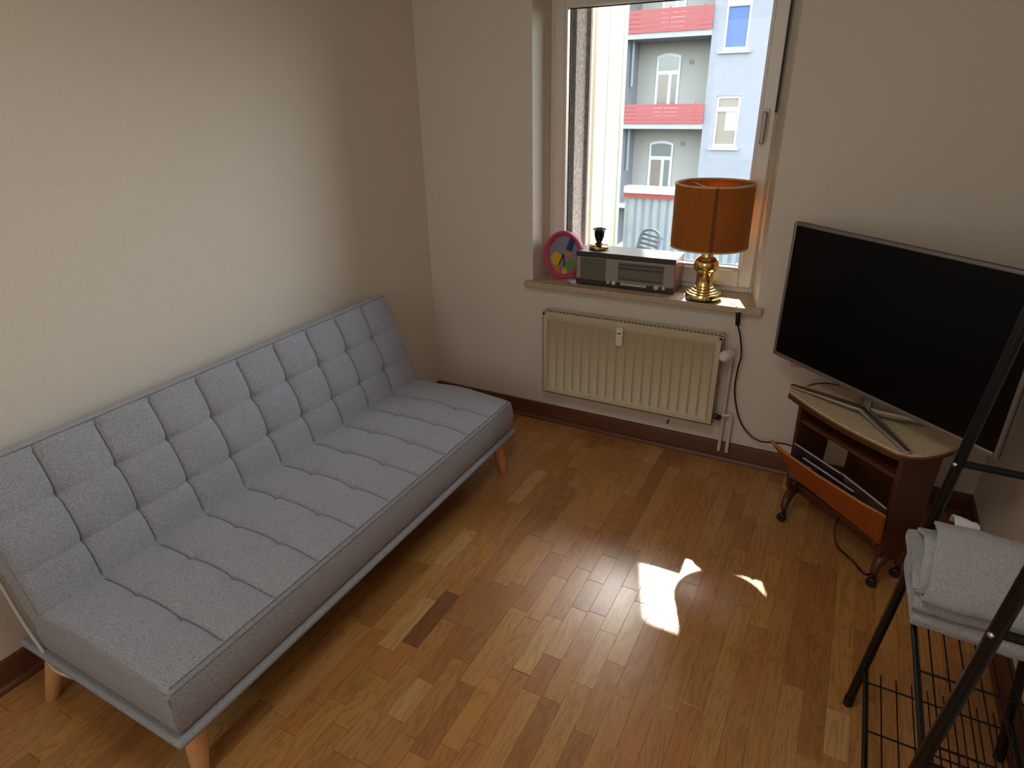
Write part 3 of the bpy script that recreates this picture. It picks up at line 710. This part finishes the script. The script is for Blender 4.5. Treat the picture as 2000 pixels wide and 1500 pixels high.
# ------------------------------------------------------------------ television
tth = R(-40.7)
u_ = Vector((math.cos(tth), math.sin(tth), 0)); tvc = Vector((-.188, 2.77, 0))+u_*.4775
tv = thing('television', 'large flat television with black screen and silver bezel on the cart', 'television', (tvc.x, tvc.y, ZT), tth)
TW, TH, TB = .955/2, .567, .08
MB().frame((-TW, TB, TW, TB+TH), (-TW+.012, TB+.016, TW-.012, TB+TH-.012), -.006, .028).build('bezel', SILVER, tv, bevel=.003)
MB().frame((-TW-.001, TB-.001, TW+.001, TB+TH+.001), (-TW+.002, TB+.002, TW-.002, TB+TH-.002), .006, .012).build('edge_trim', mat('dark_edge_trim', (.20, .17, .16), .4), tv)
box((-TW+.010, -.001, TB+.014), (TW-.010, .010, TB+TH-.010)).build('screen', SCREEN, tv)
MB().box((-TW+.02, .028, TB+.02), (TW-.02, .040, TB+TH-.02)).box((-TW+.16, .035, TB+.05), (TW-.16, .062, TB+TH*.62)).build('rear_cover', BLKPL, tv, bevel=.008)
MB().box((-.014, .014, .012), (.014, .028, TB+.03)).build('neck', SILVER, tv, bevel=.004)
# chevron stand: two front arms and two rear arms
def w2tv(p): return Matrix.Rotation(-tth, 3, 'Z') @ (Vector(p)-Vector(tv.location))
hub = w2tv((.180, 2.470, ZT+.028)); fl_ = w2tv((-.088, 2.625, ZT+.006)); fr2 = w2tv((.322, 2.218, ZT+.006))
def arm(tip, side=1):
    pts = smoothpath([tuple(hub), tuple(hub*.8+tip*.2-Vector((0, 0, .002))), tuple(hub*.4+tip*.6), tuple(tip)], 6)
    n_ = len(pts); vs = []; d = (tip-hub); d.z = 0; d.normalize(); s_ = Vector((-d.y, d.x, 0))
    for i, p in enumerate(pts):
        w_ = .030-.014*i/(n_-1); h_ = .012-.005*i/(n_-1)
        for a_, b_ in ((-1, -.6), (1, -.6), (1, .2), (.35, 1), (-.35, 1), (-1, .2)): vs.append(tuple(p+s_*w_*a_*.8+Vector((0, 0, h_*b_))))
    k = 6; fs = [(i*k+q, i*k+(q+1) % k, (i+1)*k+(q+1) % k, (i+1)*k+q) for i in range(n_-1) for q in range(k)]+[tuple(range(k-1, -1, -1)), tuple((n_-1)*k+q for q in range(k))]
    return MB().add(vs, fs).build('stand_arm', CHROME, tv, bevel=.0015)
arm(fl_); arm(fr2)
arm(Vector((hub.x+(hub.x-fl_.x)*.55, hub.y+.16, .006))); arm(Vector((hub.x-(fr2.x-hub.x)*.45, hub.y+.15, .006)))
# cable lying on the cart top
mb = MB().tube(smoothpath([(-.03, 2.655, ZT+.003), (.01, 2.70, ZT+.003), (.07, 2.72, ZT+.003), (.14, 2.71, ZT+.003)]), .0022, 6)
# (kept short, behind the stand)
tag(mb.build('tv_cable', BLKPL), 'thin dark cable lying on the cart top behind the television stand', 'cable')
def R3(p): return tuple(Vector(cart.location)+Matrix.Rotation(th, 3, 'Z') @ Vector(p))
tag(MB().tube(smoothpath([R3((.30, .12, .157)), R3((.31, .06, .11)), R3((.36, .03, .05)), R3((.42, .06, .008)), R3((.50, .05, .006)), R3((.46, .16, .006)), R3((.35, .26, .02))]), .004, 8).build('power_cable', BLKPL), 'black cable hanging under the television cart to the floor', 'cable')

# ------------------------------------------------------------------ things on the sill
SZ = .815
rdo = thing('radio', 'vintage table radio with dark wood case and grey louvred front on the sill', 'radio', (-.942, 2.935, SZ), R(.6))
rw, rh, rdp = .2535, .172, .172
FT = .006
for sx in (-.22, .22):
    for yy in (.03, .14): MB().lathe([(.010, 0), (.012, .007)], 12, (sx, yy, 0)).build('foot', BLKPL, rdo)
MB().box((-rw, 0, rh-.026), (rw, rdp, rh)).build('top_case', RADIOW, rdo, bevel=.003)
MB().box((-rw, 0, FT), (rw, rdp, FT+.026)).build('bottom_case', RADIOW, rdo, bevel=.003)
for sx in (-1, 1): MB().box((sx*rw-.004 if sx > 0 else -rw, .004, FT+.02), (sx*rw if sx > 0 else -rw+.004, rdp, rh-.02)).build('side_case', RADIOS, rdo, bevel=.001)
MB().box((-rw+.004, .012, FT+.02), (rw-.004, rdp-.002, rh-.02)).build('cabinet', RADIOF, rdo)
f = MB().box((-rw+.003, .004, FT+.026), (rw-.003, .0125, rh-.026)).build('front_panel', RADIOF, rdo, bevel=.001)
box((-rw+.024, .0030, FT+.030), (-.095, .0045, rh-.030)).build('grille_back', mat('louvre_dark_cloth', (.13, .12, .11), .9), f)  # dark backing behind the louvre slats
for i in range(15):
    z = FT+.034+i*.0071
    MB().box((-rw+.024, .0005, z), (-.095, .0045, z+.0036)).build('louvre', LOUV, f)
box((-.030, .002, FT+.036), (rw-.055, .0045, rh-.038)).build('dial', RADIOD, f)
dk = mat('dial_dark_scale', (.30, .28, .26), .3)
for z0, z1 in ((.082+.038, .082+.045), (.082+.018, .082+.028), (.050, .055)): box((-.025, .0008, z0), (rw-.060, .0022, z1)).build('scale_strip', dk, f)
for i in range(9): MB().bar((-.012+i*.020, .0014, .062), (-.004+i*.020, .0014, .094), .0015, .0008).build('scale_mark', LOUV, f)
for x, r in ((-.077, .0085), (-.048, .012), (.168, .013), (.205, .009), (-.03, .006), (.145, .006)):
    mb = MB(); mb.M = Matrix.Translation((x, .004, FT+.022)) @ Matrix.Rotation(R(90), 4, 'X')
    mb.lathe([(r, 0), (r, .007), (r*.85, .011), (r*.5, .012), (0, .0115)], 18).build('knob', IVORY if r > .007 else RADIOW, rdo)
for i in range(6): box((-.012+i*.0222, -.006, FT+.016), (.0088+i*.0222, .002, FT+.026)).build('push_key', IVORY, rdo, bevel=.001)
def at_radio(x, y): 
    return rdo.location.x+x, rdo.location.y+y
cx_, cy_ = at_radio(-.165, .085)
cnd = thing('candle_holder', 'small black cup on an octagonal brass foot standing on the radio', 'candle holder', (cx_, cy_, SZ+rh))
MB().lathe([(.050, 0), (.053, .004), (.053, .014), (.046, .019), (0, .020)], 8).build('brass_base', BRASS, cnd, bevel=.001)
MB().lathe([(.018, .020), (.022, .024), (.016, .030), (0, .031)], 16).build('red_collar', mat('dark_red_wax', (.45, .08, .07), .4), cnd)
MB().lathe([(.010, .028), (.016, .040), (.024, .062), (.026, .092), (.025, .103), (.021, .103), (.021, .090), (.0, .07)], 24).build('cup', mat('black_glaze', (.05, .06, .05), .15), cnd)
MB().lathe([(.0265, .092), (.034, .099), (.033, .101), (.0265, .097)], 24, closed=True).build('cup_rim', GLASSM, cnd)

# clock with pink rim, plain generic print
CR = .124
clk = thing('wall_clock', 'round pink rimmed clock leaning in the left corner of the window sill', 'clock', (-1.296, 2.985, SZ+.002))
Mc = Matrix.Rotation(R(-14), 4, 'Z') @ Matrix.Rotation(R(-11), 4, 'X') @ Matrix.Translation((0, 0, CR+.001)) @ Matrix.Rotation(R(90), 4, 'X')
mb = MB(); mb.M = Mc; mb.lathe([(CR-.024, 0), (CR, 0), (CR, .020), (CR-.004, .028), (CR-.014, .028), (CR-.024, .018)], 48, closed=True).build('rim', PINK, clk)
mb = MB(); mb.M = Mc; mb.lathe([(0, .004), (CR-.018, .004), (CR-.018, .009), (0, .009)], 48).build('face', mat('clock_face_grey', (.52, .51, .58), .5), clk)
def disc(x, y, r, m, z=.0095, sy_=1, h=.0012):
    mb = MB(); mb.M = Mc @ Matrix.Translation((x, y, z)) @ Matrix.Diagonal((1, sy_, 1, 1)); mb.lathe([(0, h), (r, h), (r, 0), (0, 0)], 24).build('printed_spot', m, clk)
YEL = mat('printed_yellow', (.86, .68, .12), .4); ORG = mat('printed_orange', (.85, .45, .12), .4); GRN = mat('printed_green', (.40, .55, .25), .4); BLU = mat('printed_blue', (.10, .22, .50), .4)
disc(-.045, -.025, .034, YEL); disc(-.03, -.075, .020, ORG); disc(.055, -.045, .030, GRN); disc(.018, -.082, .016, YEL); disc(.035, .010, .018, ORG)
mb = MB(); mb.M = Mc @ Matrix.Translation((0, 0, .0095)); mb.prism([(.008, .03), (.050, .022), (.062, .088), (.030, .097)], 0, .0015).build('printed_stripe', BLU, clk)
for (x, y, l) in ((-.022, -.055, 1), (.016, -.055, 1)):
    mb = MB(); mb.M = Mc; mb.bar((-.001, .004, .014), (x, y, .014), .005, .001).build('hand', BLKPL, clk)

# lamp
lx, ly = -.55, 2.945
lamp = thing('table_lamp', 'table lamp with brass baluster foot and orange drum shade on the sill', 'lamp', (lx, ly, SZ))
MB().lathe([(.076, 0), (.080, .003), (.080, .010), (0, .010)], 40).build('felt_ring', BLKPL, lamp)
MB().lathe([(.080, .010), (.082, .012), (.082, .030), (.080, .033), (.073, .034), (.070, .037), (.069, .041), (.061, .043), (.058, .046), (.057, .050), (.050, .052), (.046, .056), (.045, .062), (.040, .064), (.038, .067), (.038, .128), (.040, .131), (.048, .136), (.055, .148), (.058, .164), (.055, .180), (.048, .192), (.036, .199), (.029, .202), (.028, .206), (.028, .262), (.012, .268), (.012, .29), (0, .29)], 48).build('brass_base', BRASS, lamp)
sh = MB(); r1, r2_ = .172, .171; zb, zt = .252, .525
sh.lathe([(r1, zb), (r2_, zt), (r2_-.002, zt), (r1-.002, zb)], 64, closed=True)
shd = sh.build('lamp_shade', SHADE, lamp)
TRIM = mat('shade_pale_rim', (.80, .70, .55), .7)
for z, r in ((zb, r1), (zt, r2_)): MB().lathe([(r-.003, z-.003), (r+.0015, z-.003), (r+.0015, z+.004), (r-.003, z+.004)], 64, closed=True).build('rim_tape', TRIM, shd)
ang = R(-76)
c_, s_ = math.cos(ang), math.sin(ang)
MB().bar((r1*c_*1.004, r1*s_*1.004, zb), (r2_*c_*1.004, r2_*s_*1.004, zt), .013, .002).build('side_seam', mat('shade_seam', (.42, .22, .08), .8), shd)
w_ = MB()
for k in range(3):
    a_ = 2*math.pi*k/3+.4; w_.tube([(.02*math.cos(a_), .02*math.sin(a_), zt-.03), (.17*math.cos(a_), .17*math.sin(a_), zt-.006)], .0015, 6)
w_.tube([(0, 0, .28), (0, 0, .36)], .016, 14); w_.build('shade_carrier', BRASS, lamp)
MB().lathe([(0, .475), (.03, .468), (.053, .448), (.062, .415), (.053, .382), (.03, .362), (.014, .35), (0, .35)], 28).build('bulb', mat('frosted_bulb', (.9, .88, .84), .3), lamp)  # globe enlarged to block sun passing through the shade
# lamp cord
cord = thing('lamp_cord', 'lamp cord with a black inline switch hanging over the sill to the cart', 'cord', (-.38, 2.86, .80))
def cr_(pts): return [tuple(Vector(p)-Vector(cord.location)) for p in pts]
MB().tube(cr_(smoothpath([(-.460, 2.955, .819), (-.43, 2.935, .819), (-.395, 2.90, .819), (-.378, 2.872, .819), (-.372, 2.860, .812), (-.370, 2.858, .795)])), .0022, 8).build('clear_wire', mat('pale_wire', (.82, .82, .80), .3), cord)
MB().tube(cr_([(-.370, 2.858, .800), (-.364, 2.857, .735)]), [.011, .011], 8).build('inline_switch', BLKPL, cord, bevel=.003)
MB().tube(cr_(smoothpath([(-.364, 2.857, .738), (-.348, 2.862, .69), (-.335, 2.872, .62), (-.330, 2.862, .58), (-.337, 2.868, .52), (-.341, 2.885, .42), (-.330, 2.895, .34), (-.300, 2.895, .25), (-.250, 2.89, .185), (-.19, 2.87, .165), (-.12, 2.84, .19), (-.06, 2.78, .225), (.02, 2.72, .24)])), .0038, 8).build('black_cord', BLKPL, cord)

# ------------------------------------------------------------------ clothes rack with shelves
rack = thing('clothes_rack', 'black tubular A-frame clothes rack with wire shelves at the right wall', 'rack', (.45, 1.34, 0))
def q(p): return (p[0]-.45, p[1]-1.34, p[2])
YFAR, YNEAR = 1.631, 1.045
def lx_(z): return .263+.087*z+(.0 if z < .5 else 0)
TR = .0125
for y in (YFAR, YNEAR):
    MB().tube([q((.263, y, .012)), q((lx_(1.75)+.0, y, 1.75))], TR, 14).build('leg', BLACK, rack)
    MB().tube([q((.640, y, .012)), q((.466, y, 1.75))], TR, 14).build('leg', BLACK, rack)
    for x in (.263, .640):
        o = MB().tube([q((x, y, 0)), q((x+(.001 if x < .4 else -.002), y, .03))], TR+.0015, 14).build('rubber_foot', BLKPL, rack)
    MB().tube([q((lx_(.88), y, .88)), q((.552, y, .88))], .009, 10).build('cross_bar', BLACK, rack)
    MB().tube([q((lx_(.53), y, .53)), q((.587, y, .53))], .008, 10).build('cross_bar', BLACK, rack)
    sc1 = MB().lathe([(.005, 0), (.004, .003), (0, .004)], 10)
    for z in (.88,):
        mb = MB(); mb.M = Matrix.Translation(q((lx_(z)-TR*.7, y-TR*.75, z))) @ Matrix.Rotation(R(90), 4, 'X') @ Matrix.Rotation(R(-40), 4, 'Y')
        mb.lathe([(.0055, 0), (.005, .003), (.002, .005), (0, .005)], 10).build('screw', CHROME, rack)
MB().tube([q((.41, YFAR+.1, 1.75)), q((.41, YNEAR-.1, 1.75))], TR, 14).build('hanging_rail', BLACK, rack)
def shelf(z, x0, x1, y0, y1, cross):
    for x in (x0, x1): MB().tube([q((x, y0, z)), q((x, y1, z))], .0075, 12).build('shelf_rail', BLACK, rack)
    nw = 8
    for i in range(1, nw+1):
        x = x0+(x1-x0)*i/(nw+1); MB().tube([q((x, y0+.01, z)), q((x, y1-.01, z))], .0019, 6).build('shelf_wire', BLACK, rack)
    for y in cross: MB().tube([q((x0, y, z-.004)), q((x1, y, z-.004))], .0027, 6).build('cross_wire', BLACK, rack)
shelf(.158, .282, .626, .92, 1.635, (1.585, 1.417, 1.20, 1.0))
shelf(.530, .313, .587, 1.045, 1.631, (1.56, 1.29, 1.10))

# towels
def ribbon(path, x0f, x1f, thk, name, m, parent, n=10, wob=.002, seed=0):
    """extrude a (y,z) path along x with thickness"""
    pts = smoothpath([(0, a, b) for a, b in path], 6); k = len(pts); nx = 24; rr = random.Random(seed)
    nrm = []
    for i in range(k):
        t = (pts[min(i+1, k-1)]-pts[max(i-1, 0)]).normalized(); nrm.append(Vector((0, -t.z, t.y)))
    prof = []
    for i in range(k): prof.append((i, 1))
    for i in range(k-1, -1, -1): prof.append((i, -1))
    vs = []; K = len(prof)
    for a in range(nx+1):
        s = a/nx
        for idx, (i, sg) in enumerate(prof):
            tt = i/(k-1); x = x0f(tt)*(1-s)+x1f(tt)*s
            p = pts[i]+nrm[i]*sg*thk/2*(1 if 0 < a < nx else .7)
            wv = wob*math.sin(s*9+tt*7+seed)+wob*.7*math.sin(s*21-tt*11+seed*2)
            vs.append((x+wob*.6*math.sin(tt*23+seed), p.y+nrm[i].y*wv-.012*s*0, p.z+nrm[i].z*wv-.012*s))
    fs = [(a*K+i, a*K+(i+1) % K, (a+1)*K+(i+1) % K, (a+1)*K+i) for a in range(nx) for i in range(K)]
    # end caps as quads
    for a in (0, nx):
        for i in range(k-1):
            f = (a*K+i, a*K+i+1, a*K+2*k-2-i, a*K+2*k-1-i); fs.append(f if a else f[::-1])
    return MB().add([q(v) for v in vs] if False else vs, fs).build(name, m, parent)
t1 = thing('folded_towel', 'grey folded towel lying lowest on the rack shelf', 'towel', (0, 0, 0))
z0 = .548
ribbon([(1.60, z0), (1.44, z0), (1.417, z0+.010), (1.425, z0+.026), (1.50, z0+.028), (1.62, z0+.022), (1.635, z0+.032), (1.62, z0+.042), (1.50, z0+.046), (1.435, z0+.046), (1.415, z0+.056), (1.430, z0+.068), (1.52, z0+.070), (1.625, z0+.062)], lambda t: .298+.006*math.sin(t*14), lambda t: .655, .019, 'cloth', TOWEL, t1, seed=2)
t2 = thing('folded_towel', 'grey towel with fanned folds lying on top of the lower towel', 'towel', (0, 0, 0))
ribbon([(1.50, .634), (1.58, .632), (1.635, .632), (1.648, .645), (1.63, .662), (1.56, .672), (1.49, .672), (1.445, .662), (1.417, .644)], lambda t: .283, lambda t: .64, .0115, 'inner_fold', TOWEL, t2, seed=4)
ribbon([(1.412, .642), (1.420, .665), (1.455, .700), (1.50, .728), (1.535, .72), (1.58, .70), (1.63, .675)], lambda t: .293+.006*t, lambda t: .65, .0115, 'middle_fold', TOWEL, t2, seed=5)
ribbon([(1.44, .634), (1.402, .634), (1.393, .652), (1.412, .684), (1.46, .722), (1.512, .748), (1.56, .742), (1.61, .715), (1.65, .685)], lambda t: .300+.028*t, lambda t: .655, .0115, 'outer_fold', TOWEL, t2, seed=6)
t3 = MB(); 
ribbon([(1.60, .725), (1.63, .732), (1.655, .72), (1.665, .70)], lambda t: .365, lambda t: .42, .006, 'white_hem', mat('white_cotton', (.86, .86, .86), .9), t2, seed=7, wob=.0005)
